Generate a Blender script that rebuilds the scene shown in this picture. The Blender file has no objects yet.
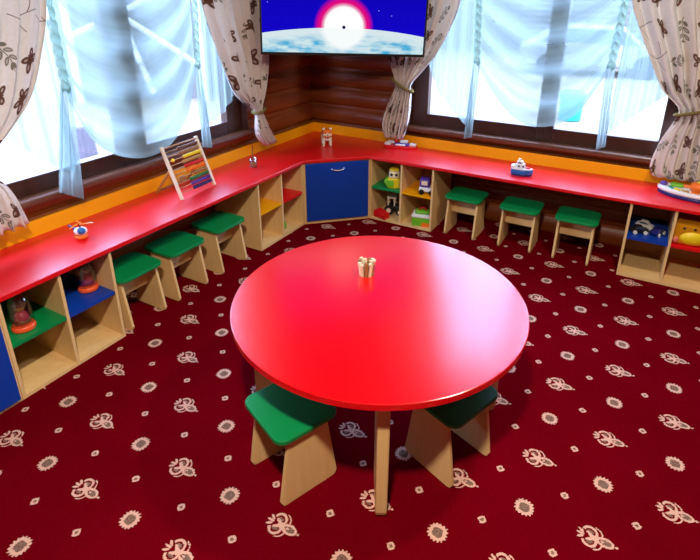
import bpy, bmesh, math, random
from mathutils import Vector, Matrix
random.seed(7)
PI = math.pi
scene = bpy.context.scene
COL = scene.collection

# ------------------------------------------------------------------ nodes
class E:
    """a scalar socket with arithmetic"""
    nt = None
    def __init__(s, v): s.v = v
    @staticmethod
    def op(o, *a):
        n = E.nt.nodes.new('ShaderNodeMath'); n.operation = o
        for i, x in enumerate(a):
            x = x.v if isinstance(x, E) else x
            if isinstance(x, (int, float)): n.inputs[i].default_value = x
            else: E.nt.links.new(x, n.inputs[i])
        return E(n.outputs[0])
    def __add__(s, o): return E.op('ADD', s, o)
    __radd__ = __add__
    def __sub__(s, o): return E.op('SUBTRACT', s, o)
    def __rsub__(s, o): return E.op('SUBTRACT', o, s)
    def __mul__(s, o): return E.op('MULTIPLY', s, o)
    __rmul__ = __mul__
    def __truediv__(s, o): return E.op('DIVIDE', s, o)
def fl(x): return E.op('FLOOR', x)
def ab(x): return E.op('ABSOLUTE', x)
def mn(*a):
    r = a[0]
    for x in a[1:]: r = E.op('MINIMUM', r, x)
    return r
def mx(*a):
    r = a[0]
    for x in a[1:]: r = E.op('MAXIMUM', r, x)
    return r
def lt(a, b): return E.op('LESS_THAN', a, b)
def gt(a, b): return E.op('GREATER_THAN', a, b)
def sn(a): return E.op('SINE', a)
def cs(a): return E.op('COSINE', a)
def sq(a): return E.op('SQRT', a)
def hsh(a, b, k): return E.op('FRACT', sn(a*12.9898 + b*78.233 + k)*437.5453)
def ell(x, y, cx, cy, rx, ry, deg=0):
    """1 inside a rotated ellipse"""
    c, s = math.cos(math.radians(deg)), math.sin(math.radians(deg))
    dx, dy = x - cx, y - cy
    u = (dx*c + dy*s)/rx; w = (dy*c - dx*s)/ry
    return lt(u*u + w*w, 1.0)

def new_mat(name):
    m = bpy.data.materials.new(name); m.use_nodes = True
    nt = m.node_tree; b = nt.nodes['Principled BSDF']
    return m, nt, b
def node(nt, t, **kw):
    n = nt.nodes.new(t)
    for k, v in kw.items():
        if k.startswith('i_'): n.inputs[k[2:].replace('_', ' ')].default_value = v
        else: setattr(n, k, v)
    return n
def lnk(nt, a, b): nt.links.new(a.v if isinstance(a, E) else a, b)
def mixc(nt, fac, a, b):
    n = nt.nodes.new('ShaderNodeMix'); n.data_type = 'RGBA'
    for s, x in ((n.inputs[0], fac), (n.inputs[6], a), (n.inputs[7], b)):
        x = x.v if isinstance(x, E) else x
        if isinstance(x, bpy.types.NodeSocket): nt.links.new(x, s)
        elif isinstance(x, (int, float)): s.default_value = x
        else: s.default_value = (*x, 1) if len(x) == 3 else x
    return n.outputs[2]
def srgb(r, g, b):
    f = lambda c: (c/255/12.92) if c/255 <= .04045 else ((c/255+.055)/1.055)**2.4
    return (f(r), f(g), f(b))

def plain(name, col, rough=.45, spec=.5, bump=0.0, bscale=200, metal=0, var=.0, coat=0):
    m, nt, b = new_mat(name)
    b.inputs['Base Color'].default_value = (*col, 1)
    b.inputs['Roughness'].default_value = rough
    b.inputs['Specular IOR Level'].default_value = spec
    b.inputs['Metallic'].default_value = metal
    b.inputs['Coat Weight'].default_value = coat
    tc = node(nt, 'ShaderNodeTexCoord')
    nz = node(nt, 'ShaderNodeTexNoise', i_Scale=bscale, i_Detail=3.0)
    lnk(nt, tc.outputs['Object'], nz.inputs['Vector'])
    if var:
        d = tuple(c*(1-var) for c in col)
        lnk(nt, mixc(nt, nz.outputs[0], d, tuple(min(1, c*(1+var)) for c in col)), b.inputs['Base Color'])
    if bump:
        bp = node(nt, 'ShaderNodeBump', i_Strength=bump, i_Distance=.002)
        lnk(nt, nz.outputs[0], bp.inputs['Height']); lnk(nt, bp.outputs[0], b.inputs['Normal'])
    return m
def wood(name, c1, c2, rough=.45, axis=2, scale=6.0, spec=.5):
    m, nt, b = new_mat(name)
    tc = node(nt, 'ShaderNodeTexCoord')
    mp = node(nt, 'ShaderNodeMapping')
    sc = [scale*4]*3; sc[axis] = scale*.25
    mp.inputs['Scale'].default_value = sc
    lnk(nt, tc.outputs['Object'], mp.inputs['Vector'])
    nz = node(nt, 'ShaderNodeTexNoise', i_Scale=1.5, i_Detail=6.0, i_Roughness=.65)
    lnk(nt, mp.outputs[0], nz.inputs['Vector'])
    lnk(nt, mixc(nt, nz.outputs[0], c1, c2), b.inputs['Base Color'])
    b.inputs['Roughness'].default_value = rough
    b.inputs['Specular IOR Level'].default_value = spec
    bp = node(nt, 'ShaderNodeBump', i_Strength=.15, i_Distance=.001)
    lnk(nt, nz.outputs[0], bp.inputs['Height']); lnk(nt, bp.outputs[0], b.inputs['Normal'])
    return m

M = {}
M['red'] = plain('red_laminate', (.80, .0, .002), .21, .5, .01, 300)
M['red'].node_tree.nodes['Principled BSDF'].inputs['IOR'].default_value = 2.1
M['red_top'] = plain('red_worktop', (.80, .0, .004), .33, .5, .01, 300)
M['red_top'].node_tree.nodes['Principled BSDF'].inputs['IOR'].default_value = 1.85
M['beech'] = wood('beech_board', srgb(228, 182, 116), srgb(244, 210, 150), .5, 2, 5)
M['beech_dark'] = wood('beech_back', srgb(190, 140, 88), srgb(205, 156, 104), .55, 2, 5)
M['green'] = plain('green_laminate', srgb(0, 138, 72), .38, .4, .03, 300)
M['yellow'] = plain('yellow_laminate', srgb(250, 172, 0), .4, .4, .03, 300)
M['blue'] = plain('blue_laminate', srgb(8, 62, 168), .38, .4, .03, 300)
M['shelf_red'] = plain('red_shelf', srgb(222, 14, 20), .4, .4, .03, 300)
M['chrome'] = plain('brushed_steel', (.75, .75, .76), .25, .5, metal=1)
M['dark_frame'] = wood('dark_window_wood', srgb(48, 26, 18), srgb(74, 42, 30), .35, 2, 4)
M['sill'] = wood('sill_wood', srgb(84, 52, 38), srgb(112, 74, 56), .3, 1, 4)
M['log_side'] = wood('stained_log', srgb(92, 40, 12), srgb(158, 80, 30), .34, 1, 3)
M['log_across'] = wood('stained_log_b', srgb(86, 36, 12), srgb(150, 74, 28), .34, 0, 3)
M['plaster'] = wood('stained_planks', srgb(54, 24, 10), srgb(88, 44, 22), .6, 0, 3)
M['black'] = plain('black_plastic', (.012, .012, .014), .35)
M['white'] = plain('white_plastic', (.85, .85, .85), .35)
M['orange'] = plain('orange_plastic', srgb(244, 116, 20), .35)
M['tred'] = plain('red_plastic', srgb(214, 20, 24), .35)
M['tblue'] = plain('blue_plastic', srgb(26, 104, 190), .3)
M['navy'] = plain('navy_plastic', srgb(30, 34, 110), .35)
M['tyel'] = plain('yellow_plastic', srgb(246, 214, 30), .4)
M['tgreen'] = plain('lime_plastic', srgb(112, 190, 40), .4)
M['purple'] = plain('purple_plastic', srgb(86, 54, 160), .4)
M['cream'] = plain('cream_plastic', srgb(238, 222, 190), .45)
M['pink'] = plain('pink_plastic', srgb(226, 120, 110), .45)
M['gold'] = plain('tan_plastic', srgb(186, 140, 70), .45)
M['teal'] = plain('teal_plastic', srgb(30, 150, 140), .4)
M['bead_tan'] = plain('tan_bead', srgb(160, 112, 64), .4)
M['bead_brown'] = plain('brown_bead', srgb(112, 70, 46), .4)
M['bead_green'] = plain('green_bead', srgb(40, 116, 62), .4)
M['plush'] = plain('ochre_plush', srgb(206, 140, 22), .9, .1, .5, 90)
M['snow'] = plain('trodden_snow', (.18, .140, .092), .8, .05, .2, 3, var=.25)
M['bark'] = wood('bark', srgb(50, 44, 50), srgb(110, 104, 112), .9, 2, 6)

def glass_mat(name, tint=(1, 1, 1), refl=.08):
    m = bpy.data.materials.new(name); m.use_nodes = True; nt = m.node_tree; nt.nodes.clear()
    o = node(nt, 'ShaderNodeOutputMaterial'); mixs = node(nt, 'ShaderNodeMixShader')
    t = node(nt, 'ShaderNodeBsdfTransparent'); t.inputs[0].default_value = (*tint, 1)
    g = node(nt, 'ShaderNodeBsdfGlossy'); g.inputs['Roughness'].default_value = .03
    mixs.inputs[0].default_value = refl
    lnk(nt, t.outputs[0], mixs.inputs[1]); lnk(nt, g.outputs[0], mixs.inputs[2]); lnk(nt, mixs.outputs[0], o.inputs[0])
    return m
M['pane'] = glass_mat('window_glass', (.97, .98, 1), .04)
M['clear'] = glass_mat('clear_plastic', (.88, .87, .92), .20)
M['dome_base'] = plain('orange_red_plastic', srgb(248, 92, 44), .35)
M['dome_pink'] = plain('deep_pink_plastic', srgb(176, 58, 66), .4)

def sheer_mat(name, col, alpha):
    m = bpy.data.materials.new(name); m.use_nodes = True; nt = m.node_tree; nt.nodes.clear()
    o = node(nt, 'ShaderNodeOutputMaterial'); mixs = node(nt, 'ShaderNodeMixShader')
    t = node(nt, 'ShaderNodeBsdfTransparent'); t.inputs[0].default_value = (.80, .95, 1, 1)
    d = node(nt, 'ShaderNodeBsdfDiffuse'); tr = node(nt, 'ShaderNodeBsdfTranslucent')
    d.inputs[0].default_value = (*col, 1); tr.inputs[0].default_value = (*col, 1)
    m2 = node(nt, 'ShaderNodeMixShader'); m2.inputs[0].default_value = .55
    lnk(nt, d.outputs[0], m2.inputs[1]); lnk(nt, tr.outputs[0], m2.inputs[2])
    # weave: denser where cloth turns edge-on
    lw = node(nt, 'ShaderNodeLayerWeight', i_Blend=.35)
    E.nt = nt
    uv = node(nt, 'ShaderNodeUVMap'); mp = node(nt, 'ShaderNodeMapping'); mp.inputs['Scale'].default_value = (1.6, 34, 1)
    nz = node(nt, 'ShaderNodeTexNoise', i_Scale=1.0, i_Detail=3.0); lnk(nt, uv.outputs[0], mp.inputs[0]); lnk(nt, mp.outputs[0], nz.inputs['Vector'])
    fac = mx(mn(E(lw.outputs['Facing'])*.75 + alpha + (E(nz.outputs[0]) - .5)*.55, .97), .12)
    lnk(nt, fac, mixs.inputs[0])
    lnk(nt, t.outputs[0], mixs.inputs[1]); lnk(nt, m2.outputs[0], mixs.inputs[2]); lnk(nt, mixs.outputs[0], o.inputs[0])
    return m
M['sheer'] = sheer_mat('sheer_voile', (.27, .34, .31), .55)
M['sheer_tail'] = sheer_mat('sheer_tail_voile', (.29, .35, .33), .62)
M['tape'] = sheer_mat('gather_tape', (.20, .28, .20), .80)

def carpet_mat():
    m, nt, b = new_mat('patterned_carpet'); E.nt = nt
    geo = node(nt, 'ShaderNodeNewGeometry'); sep = node(nt, 'ShaderNodeSeparateXYZ')
    wob = node(nt, 'ShaderNodeTexNoise', i_Scale=170.0, i_Detail=1.0)
    lnk(nt, geo.outputs['Position'], wob.inputs['Vector'])
    lnk(nt, geo.outputs['Position'], sep.inputs[0])
    w = (E(wob.outputs[0]) - .5)*.010
    X = E(sep.outputs[0]) + w; Y = E(sep.outputs[1]) + w
    S = .2525
    px = (X - 2.69)/S; py = (Y + 1.317)/.2553
    ix = fl(px + .5); iy = fl(py + .5)
    lx = (px - ix)*S; ly = (py - iy)*.2553
    par = ab(ix + iy); par = par - fl(par/2)*2.0          # 0 fleur, 1 rosette
    ya = ab(ly)
    def leafp(cx, cy, rx, ry, deg): return ell(lx, ya, cx, cy, rx, ry, deg)
    def arcp(cx, cy, r0, r1, nx, ny, k):
        dx, dy = lx - cx, ya - cy; d = sq(dx*dx + dy*dy)
        return lt(d, r1)*gt(d, r0)*gt(dx*nx + dy*ny, k)
    petal = leafp(.031, 0, .031, .0195, 0)
    fleur = mx(petal*(1 - leafp(.032, 0, .021, .0105, 0)), leafp(.022, 0, .007, .0035, 0), leafp(.069, 0, .0055, .0042, 0),
               arcp(-.020, .0165, .0175, .0270, .45, .89, -.006), arcp(-.007, .0165, .0255, .0305, .87, .5, .016),
               leafp(-.004, 0, .015, .011, 0), leafp(-.019, .0095, .016, .0058, -28),
               leafp(-.052, 0, .014, .0048, 0), leafp(-.050, .0125, .0125, .0048, -32))
    fhole = mx(leafp(.034, 0, .018, .0100, 0)*(1 - leafp(.022, 0, .007, .0035, 0)), leafp(-.019, .0195, .0115, .0075, 0)*(1 - leafp(-.019, .0095, .016, .0058, -28)))
    r = sq(lx*lx + ly*ly)
    th = E.op('ARCTAN2', ly, lx)
    ro = (cs(th*16.0)*.10 + 1)*(cs(th*4.0)*-.025 + 1)*.0345
    rose = lt(r, ro); rin = lt(r*(cs(th*4.0)*.06 + 1), .0200)
    qx = (px - fl(px) - .5)*S; qy = (py - fl(py) - .5)*S
    dm = ab(qx)*.8 + ab(qy)*.8 + mx(ab(qx), ab(qy))*.35
    small = lt(dm, .0195); sin_ = lt(dm, .0085)
    isf = lt(par, .5); isr = 1 - isf
    pat = mx(mx(fleur, fhole)*isf, rose*isr, small)
    hole = mx(fhole*isf, rin*isr, sin_)
    n1 = node(nt, 'ShaderNodeTexNoise', i_Scale=260.0, i_Detail=2.0)
    n2 = node(nt, 'ShaderNodeTexNoise', i_Scale=3.0, i_Detail=4.0)
    n3 = node(nt, 'ShaderNodeTexNoise', i_Scale=420.0, i_Detail=1.0)
    for n in (n1, n2, n3): lnk(nt, geo.outputs['Position'], n.inputs['Vector'])
    base = mixc(nt, n2.outputs[0], (.115, .0002, .0030), (.185, .0004, .0065))
    base = mixc(nt, (E(n1.outputs[0]))*.5, base, (.085, .0008, .005))
    cream = mixc(nt, n1.outputs[0], srgb(200, 136, 126), srgb(228, 198, 176))
    grey = mixc(nt, gt(E(n3.outputs[0]), .5), srgb(70, 30, 24), srgb(160, 132, 116))
    motif = mixc(nt, hole, cream, grey)
    lnk(nt, mixc(nt, pat, base, motif), b.inputs['Base Color'])
    b.inputs['Roughness'].default_value = .95; b.inputs['Specular IOR Level'].default_value = .0
    bp = node(nt, 'ShaderNodeBump', i_Strength=.5, i_Distance=.004)
    lnk(nt, n1.outputs[0], bp.inputs['Height']); lnk(nt, bp.outputs[0], b.inputs['Normal'])
    return m
M['carpet'] = carpet_mat()

def print_mat():
    """cream cloth printed with brown butterflies, leaf sprigs and branches"""
    m, nt, b = new_mat('butterfly_cloth'); E.nt = nt
    uv = node(nt, 'ShaderNodeUVMap'); sep = node(nt, 'ShaderNodeSeparateXYZ'); lnk(nt, uv.outputs[0], sep.inputs[0])
    U, V = E(sep.outputs[0]), E(sep.outputs[1])
    CW, CH = .21, .19
    row = fl(V/CH)
    U2 = U + hsh(row, row*.37, 1.3)*CW
    col = fl(U2/CW)
    x = (U2 - (col + .5)*CW)/1.35; y = (V - (row + .5)*CH)/1.35
    x = x - (hsh(col, row, .4) - .5)*.05; y = y - (hsh(col, row, 2.1) - .5)*.05
    a = hsh(col, row, 5.7)*6.283; c, s = cs(a), sn(a)
    rx, ry = x*c + y*s, y*c - x*s
    k = hsh(col, row, 9.9)
    xa = ab(rx)
    bfly = mx(ell(xa, ry, .022, .014, .026, .015, 32), ell(xa, ry, .017, -.013, .018, .012, -35), ell(xa, ry, 0, 0, .004, .022))
    bl = mx(ell(xa, ry, .026, .015, .010, .005, 32), ell(xa, ry, .019, -.014, .007, .004, -35))
    ra = ab(ry - sn(rx*40.0)*.006)
    sprig = mx(lt(mx(ra, ab(rx)*.025), .0017), ell(rx, ra, .022, .014, .016, .0075, 38), ell(rx, ra, -.010, .015, .016, .008, 40), ell(rx, ra, .048, .006, .012, .006, 20), ell(rx, ra, -.038, .013, .013, .007, 35))
    sp_in = mx(ell(rx, ra, .022, .014, .010, .003, 38), ell(rx, ra, -.010, .015, .010, .003, 40))
    branch = mx(lt(ab(y - sn(x*26.0 + k*6.0)*.016), .0018), lt(ab(x - sn(y*34.0)*.012 - .02), .0016)*gt(y, 0), lt(ab(x + y*.8 + .03), .0015)*lt(y, 0))
    isb = lt(k, .42); iss = gt(k, .42)*lt(k, .86); isr = gt(k, .86)
    dark = mx(bfly*isb*(1 - bl*.55), branch*isr*.8)
    leaf = sprig*iss*(1 - sp_in*.6)*.85
    nz = node(nt, 'ShaderNodeTexNoise', i_Scale=55.0, i_Detail=2.0); lnk(nt, uv.outputs[0], nz.inputs['Vector'])
    ground = mixc(nt, nz.outputs[0], srgb(232, 220, 208), srgb(246, 238, 230))
    brown = mixc(nt, nz.outputs[0], srgb(70, 44, 40), srgb(150, 110, 92))
    green = mixc(nt, nz.outputs[0], srgb(96, 78, 60), srgb(128, 132, 108))
    cc = mixc(nt, leaf, ground, green)
    cc = mixc(nt, dark, cc, brown)
    lnk(nt, cc, b.inputs['Base Color'])
    b.inputs['Roughness'].default_value = .9; b.inputs['Specular IOR Level'].default_value = .1
    tr = node(nt, 'ShaderNodeBsdfTranslucent'); lnk(nt, cc, tr.inputs[0])
    ms = node(nt, 'ShaderNodeMixShader'); ms.inputs[0].default_value = .32
    out = nt.nodes['Material Output']
    lnk(nt, b.outputs[0], ms.inputs[1]); lnk(nt, tr.outputs[0], ms.inputs[2]); lnk(nt, ms.outputs[0], out.inputs[0])
    return m
M['print'] = print_mat()
M['tie'] = plain('olive_braid', srgb(120, 106, 58), .8, .2, .5, 200)

def screen_mat():
    """sunrise over a planet on the TV: object coords x -0.5..0.5, z 0..1 (generated)"""
    m = bpy.data.materials.new('tv_picture'); m.use_nodes = True; nt = m.node_tree; nt.nodes.clear(); E.nt = nt
    o = node(nt, 'ShaderNodeOutputMaterial'); em = node(nt, 'ShaderNodeEmission'); em.inputs[1].default_value = SCR
    uv = node(nt, 'ShaderNodeUVMap'); sep = node(nt, 'ShaderNodeSeparateXYZ'); lnk(nt, uv.outputs[0], sep.inputs[0])
    x, y = E(sep.outputs[0]), E(sep.outputs[1])            # metres from the lower left of the screen
    dx, dy = x - .597, y - .186
    r = sq(dx*dx + dy*dy)
    up = E.op('SMOOTH_MIN', E(y.v)/.75, 1.0, .1)
    sky = mixc(nt, mn(y/.75, 1.0), (.008, .002, .72), (.005, .002, .45))
    n = node(nt, 'ShaderNodeTexVoronoi', i_Scale=17.0); lnk(nt, uv.outputs[0], n.inputs['Vector'])
    star = lt(E(n.outputs['Distance']), .06)
    sky = mixc(nt, star, sky, (.6, .6, 1))
    halo = mn(mx((.225 - r)/.04, 0), 1.0)
    sky = mixc(nt, halo, sky, (.90, .004, .26))
    halo2 = mn(mx((.172 - r)/.025, 0), 1.0)
    sky = mixc(nt, halo2, sky, (1, .55, .75))
    core = mn(mx((.155 - r)/.02, 0), 1.0)
    sky = mixc(nt, core, sky, (1.3, 1.3, 1.25))
    px, pyy = x - .60, y + 1.55
    pr = sq(px*px*.46 + pyy*pyy)
    pl_ = lt(pr, 1.7312)
    nz = node(nt, 'ShaderNodeTexNoise', i_Scale=7.0, i_Detail=5.0)
    mp = node(nt, 'ShaderNodeMapping'); mp.inputs['Scale'].default_value = (1, 3.2, 1)
    lnk(nt, uv.outputs[0], mp.inputs[0]); lnk(nt, mp.outputs[0], nz.inputs['Vector'])
    land = mixc(nt, mn(mx((E(nz.outputs[0]) - .36)*5.0, 0), 1.0), (.05, .48, .82), (.70, .92, .98))
    rim = mn(mx((pr - 1.64)/.06, 0), 1.0)
    land = mixc(nt, rim, land, (.80, .95, 1))
    glow = mn(mx((.19 - r)/.05, 0), 1.0)
    land = mixc(nt, glow, land, (1.1, 1.15, 1.15))
    c = mixc(nt, pl_, sky, land)
    dot = lt((dx - .0)*(dx - .0) + (dy)*(dy), .00016)
    c = mixc(nt, dot, c, (.01, .02, .10))
    lnk(nt, c, em.inputs[0]); lnk(nt, em.outputs[0], o.inputs[0])
    return m
SCR = 1.0
M['screen'] = screen_mat()

# ------------------------------------------------------------------ mesh helpers
def TR(loc=(0, 0, 0), rx=0, ry=0, rz=0):
    return Matrix.Translation(loc) @ Matrix.Rotation(rz, 4, 'Z') @ Matrix.Rotation(ry, 4, 'Y') @ Matrix.Rotation(rx, 4, 'X')
def box(bm, c, s, T=None):
    r = bmesh.ops.create_cube(bm, size=1)
    bmesh.ops.transform(bm, matrix=(T or Matrix()) @ Matrix.Translation(c) @ Matrix.Diagonal((*s, 1)), verts=r['verts'])
def box2(bm, a, b, T=None):
    box(bm, [(a[i]+b[i])/2 for i in range(3)], [abs(b[i]-a[i]) for i in range(3)], T)
def cyl(bm, c, r, h, T=None, n=24, r2=None):
    g = bmesh.ops.create_cone(bm, cap_ends=True, segments=n, radius1=r, radius2=r if r2 is None else r2, depth=h)
    bmesh.ops.transform(bm, matrix=(T or Matrix()) @ Matrix.Translation(c), verts=g['verts'])
def ball(bm, c, s, T=None, n=16):
    g = bmesh.ops.create_uvsphere(bm, u_segments=n, v_segments=max(8, n//2+2), radius=1)
    s = (s, s, s) if isinstance(s, (int, float)) else s
    bmesh.ops.transform(bm, matrix=(T or Matrix()) @ Matrix.Translation(c) @ Matrix.Diagonal((*s, 1)), verts=g['verts'])
def prism(bm, pts, z0, z1, T=None):
    T = T or Matrix()
    lo = [bm.verts.new(T @ Vector((p[0], p[1], z0))) for p in pts]
    hi = [bm.verts.new(T @ Vector((p[0], p[1], z1))) for p in pts]
    n = len(pts)
    bm.faces.new(hi); bm.faces.new(lo[::-1])
    for i in range(n): bm.faces.new((lo[i], lo[(i+1) % n], hi[(i+1) % n], hi[i]))
def lathe(bm, prof, T=None, n=28):
    T = T or Matrix(); rings = []
    for r, z in prof:
        rings.append([bm.verts.new(T @ Vector((max(r, 1e-4)*math.cos(2*PI*k/n), max(r, 1e-4)*math.sin(2*PI*k/n), z))) for k in range(n)])
    for a, b in zip(rings, rings[1:]):
        for k in range(n): bm.faces.new((a[k], a[(k+1) % n], b[(k+1) % n], b[k]))
    bm.faces.new(rings[0][::-1]); bm.faces.new(rings[-1])
def tube(bm, pts, r, n=8):
    pts = [Vector(p) for p in pts]; rings = []
    for i, p in enumerate(pts):
        d = (pts[min(i+1, len(pts)-1)] - pts[max(i-1, 0)]).normalized()
        a = d.orthogonal().normalized() if abs(d.z) > .99 else d.cross(Vector((0, 0, 1))).normalized()
        b = d.cross(a)
        rr = r[i] if isinstance(r, (list, tuple)) else r
        rings.append([bm.verts.new(p + a*rr*math.cos(2*PI*k/n) + b*rr*math.sin(2*PI*k/n)) for k in range(n)])
    for u, v in zip(rings, rings[1:]):
        for k in range(n): bm.faces.new((u[k], u[(k+1) % n], v[(k+1) % n], v[k]))
    bm.faces.new(rings[0][::-1]); bm.faces.new(rings[-1])
def rrect(w, d, r, n=6):
    pts = []
    for cx, cy, a0 in ((w/2-r, d/2-r, 0), (-w/2+r, d/2-r, 90), (-w/2+r, -d/2+r, 180), (w/2-r, -d/2+r, 270)):
        for k in range(n+1):
            a = math.radians(a0 + 90*k/n); pts.append((cx + r*math.cos(a), cy + r*math.sin(a)))
    return pts
def obj(name, bm, mat, parent=None, bevel=0, smooth=False, label=None, seg=2):
    bmesh.ops.recalc_face_normals(bm, faces=bm.faces)
    me = bpy.data.meshes.new(name); bm.to_mesh(me); bm.free()
    me.materials.append(M[mat] if isinstance(mat, str) else mat)
    o = bpy.data.objects.new(name, me); COL.objects.link(o)
    if parent: o.parent = parent
    if bevel:
        b = o.modifiers.new('edge', 'BEVEL'); b.width = bevel; b.segments = seg; b.limit_method = 'ANGLE'; b.angle_limit = math.radians(40)
    if smooth:
        for p in me.polygons: p.use_smooth = True
    if label: o['label'] = label
    return o
def new(): return bmesh.new()
def tag(o, label, cat, group=None, kind=None):
    o['label'] = label; o['category'] = cat
    if group: o['group'] = group
    if kind: o['kind'] = kind
    return o
def thing(name, label, cat, loc=(0, 0, 0), rz=0, group=None):
    o = bpy.data.objects.new(name, None); COL.objects.link(o)
    o.empty_display_size = .05; o.location = loc; o.rotation_euler = (0, 0, rz)
    return tag(o, label, cat, group)
def copy_thing(o, label, loc, rz):
    c = o.copy(); COL.objects.link(c); c.location = loc; c.rotation_euler = (0, 0, rz); c['label'] = label
    for ch in list(o.children):
        d = ch.copy(); COL.objects.link(d); d.parent = c
        for g in list(ch.children):
            e = g.copy(); COL.objects.link(e); e.parent = d
    return c
def struct(name, bm, mat, label, parent=None, **kw):
    o = obj(name, bm, mat, parent, **kw)
    if not parent: o['kind'] = 'structure'; o['label'] = label; o['category'] = name.split('_')[0]
    return o

# ------------------------------------------------------------------ room shell
XR, YB, HC = 5.4, -5.8, 3.10
bm = new(); box2(bm, (-.3, YB-.1, -.1), (XR+.1, .3, 0)); struct('floor', bm, 'carpet', 'dark red carpet with cream lily and rosette motifs')
bm = new(); box2(bm, (-.3, YB-.1, HC), (XR+.1, .3, HC+.1)); struct('ceiling', bm, 'plaster', 'brown plank ceiling over the playroom')
bm = new(); box2(bm, (-.3, YB-.1, 0), (XR+.1, YB, HC)); struct('wall_back', bm, 'plaster', 'brown plank wall behind the camera')
bm = new(); box2(bm, (XR, YB, 0), (XR+.1, .3, HC)); struct('wall_side', bm, 'plaster', 'brown plank wall at the open side of the room')
LP = .172                                                     # log pitch
def log_profile(z0, z1, n=8):
    """(protrusion, z) of stacked half-round logs between two heights"""
    out = []; z = z0
    N = max(2, int((z1-z0)/LP*n))
    for i in range(N+1):
        z = z0 + (z1-z0)*i/N
        t = ((z - .66)/LP) % 1.0
        out.append((.055*math.sqrt(max(0, 1-(2*t-1)**2)) - .055, z))
    return out
def log_panel(bm, axis, a0, a1, z0, z1, back=-.26):
    pr = log_profile(z0, z1)
    def P(a, d, z): return (d, a, z) if axis == 0 else (a, -d, z)
    r0 = [bm.verts.new(P(a0, d, z)) for d, z in pr]; r1 = [bm.verts.new(P(a1, d, z)) for d, z in pr]
    b0 = [bm.verts.new(P(a0, back, z)) for z in (z0, z1)]; b1 = [bm.verts.new(P(a1, back, z)) for z in (z0, z1)]
    for i in range(len(pr)-1): bm.faces.new((r0[i], r0[i+1], r1[i+1], r1[i]))
    bm.faces.new((b0[0], b1[0], b1[1], b0[1])); bm.faces.new((r0[0], r1[0], b1[0], b0[0])); bm.faces.new((r0[-1], b0[1], b1[1], r1[-1]))
    bm.faces.new(r0[::-1] + b0); bm.faces.new(r1 + b1[::-1])
WL = (-3.30, -.97, .74, 2.96)      # left window opening: y0 y1 z0 z1
WR = (.985, 3.13, .70, 2.96)       # right window opening: x0 x1 z0 z1
bm = new()
for a0, a1, z0, z1 in ((YB, WL[0], 0, HC), (WL[1], 0.0, 0, HC), (WL[0], WL[1], 0, WL[2]), (WL[0], WL[1], WL[3], HC)): log_panel(bm, 0, a0, a1, z0, z1)
struct('wall_left', bm, 'log_side', 'brown log wall on the left with a wide window', smooth=False)
bm = new()
for a0, a1, z0, z1 in ((-.26, WR[0], 0, HC), (WR[1], XR, 0, HC), (WR[0], WR[1], 0, WR[2]), (WR[0], WR[1], WR[3], HC)): log_panel(bm, 1, a0, a1, z0, z1)
struct('wall_right', bm, 'log_across', 'brown log wall on the right with a wide window', smooth=False)

def window(name, label, axis, a0, a1, z0, z1, m0, m1, g0, g1, gz0, sill_z):
    """frame fills a0..a1,z0..z1; glass g0..m0 and m1..g1 above gz0"""
    def B(bm, p, q):      # p, q = (along, depth into room, z)
        f = (lambda a: (a[1], a[0], a[2])) if axis == 0 else (lambda a: (a[0], -a[1], a[2]))
        box2(bm, f(p), f(q))
    root = thing(name, label, 'window'); root['kind'] = 'structure'
    bm = new(); D0, D1 = -.12, .025; t = .055; gz1 = z1-.13
    B(bm, (a0, D0, z0), (a0+t, D1, z1)); B(bm, (a1-t, D0, z0), (a1, D1, z1))
    B(bm, (a0+t, D0, z0), (a1-t, D1, z0+.045)); B(bm, (a0+t, D0, z1-t), (a1-t, D1, z1))
    obj('window_frame', bm, 'dark_frame', root, bevel=.006)
    mid = (m0+m1)/2
    for s0, s1, ga, gb in ((a0+t, mid, g0, m0), (mid, a1-t, m1, g1)):
        bm = new(); E0, E1 = -.075, -.005
        B(bm, (s0, E0, z0+.045), (ga, E1, z1-t)); B(bm, (gb, E0, z0+.045), (s1, E1, z1-t))
        B(bm, (ga, E0, z0+.045), (gb, E1, gz0)); B(bm, (ga, E0, gz1), (gb, E1, z1-t))
        sh = obj('sash', bm, 'dark_frame', root, bevel=.005)
        bm = new(); B(bm, (ga, -.045, gz0), (gb, -.038, gz1)); obj('pane', bm, 'pane', sh)
    bm = new(); B(bm, (a0-.05, -.02, sill_z-.045), (a1+.05, .062, sill_z)); obj('sill', bm, 'sill', root, bevel=.018, seg=4)
    return root
window('window_1', 'wide dark framed window above the left counter', 0, WL[0], WL[1], WL[2], WL[3], -2.12, -1.93, -3.18, -1.17, .885, .79)
window('window_2', 'wide dark framed window above the right counter', 1, WR[0], WR[1], WR[2], WR[3], 2.095, 2.22, 1.18, 2.94, .862, .752)

# ------------------------------------------------------------------ outside
bm = new(); box2(bm, (-40, -30, -.5), (-.27, 60, -.3)); box2(bm, (-.27, .27, -.5), (40, 60, -.3)); struct('exterior_ground', bm, 'snow', 'bright snowy ground outside the windows')
M['siding'] = plain('pale_siding', srgb(98, 94, 90), .7, .05)
root = thing('neighbour_house', 'pale house with horizontal siding seen through right window', 'house', (0, 17, -.3))
bm = new(); box2(bm, (-7, 0, 0), (5, .3, 5))
for k in range(25): box2(bm, (-7, -.05, k*.2), (5, 0, k*.2+.16))
obj('wall', bm, 'siding', root)
bm = new(); prism(bm, [(-.8, 4.9), (4, 7.5), (4, 7.7), (-1, 5.1)], -7.4, 5.4, Matrix(((0, 0, 1, 0), (1, 0, 0, 0), (0, 1, 0, 0), (0, 0, 0, 1)))); obj('roof', bm, 'snow', root)
M['car'] = plain('silver_paint', srgb(110, 106, 102), .4)
M['carglass'] = plain('car_window', srgb(60, 74, 104), .3)
root = thing('car', 'pale parked car seen through right window', 'car', (1.2, 12.6, -.3), math.radians(12))
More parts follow.
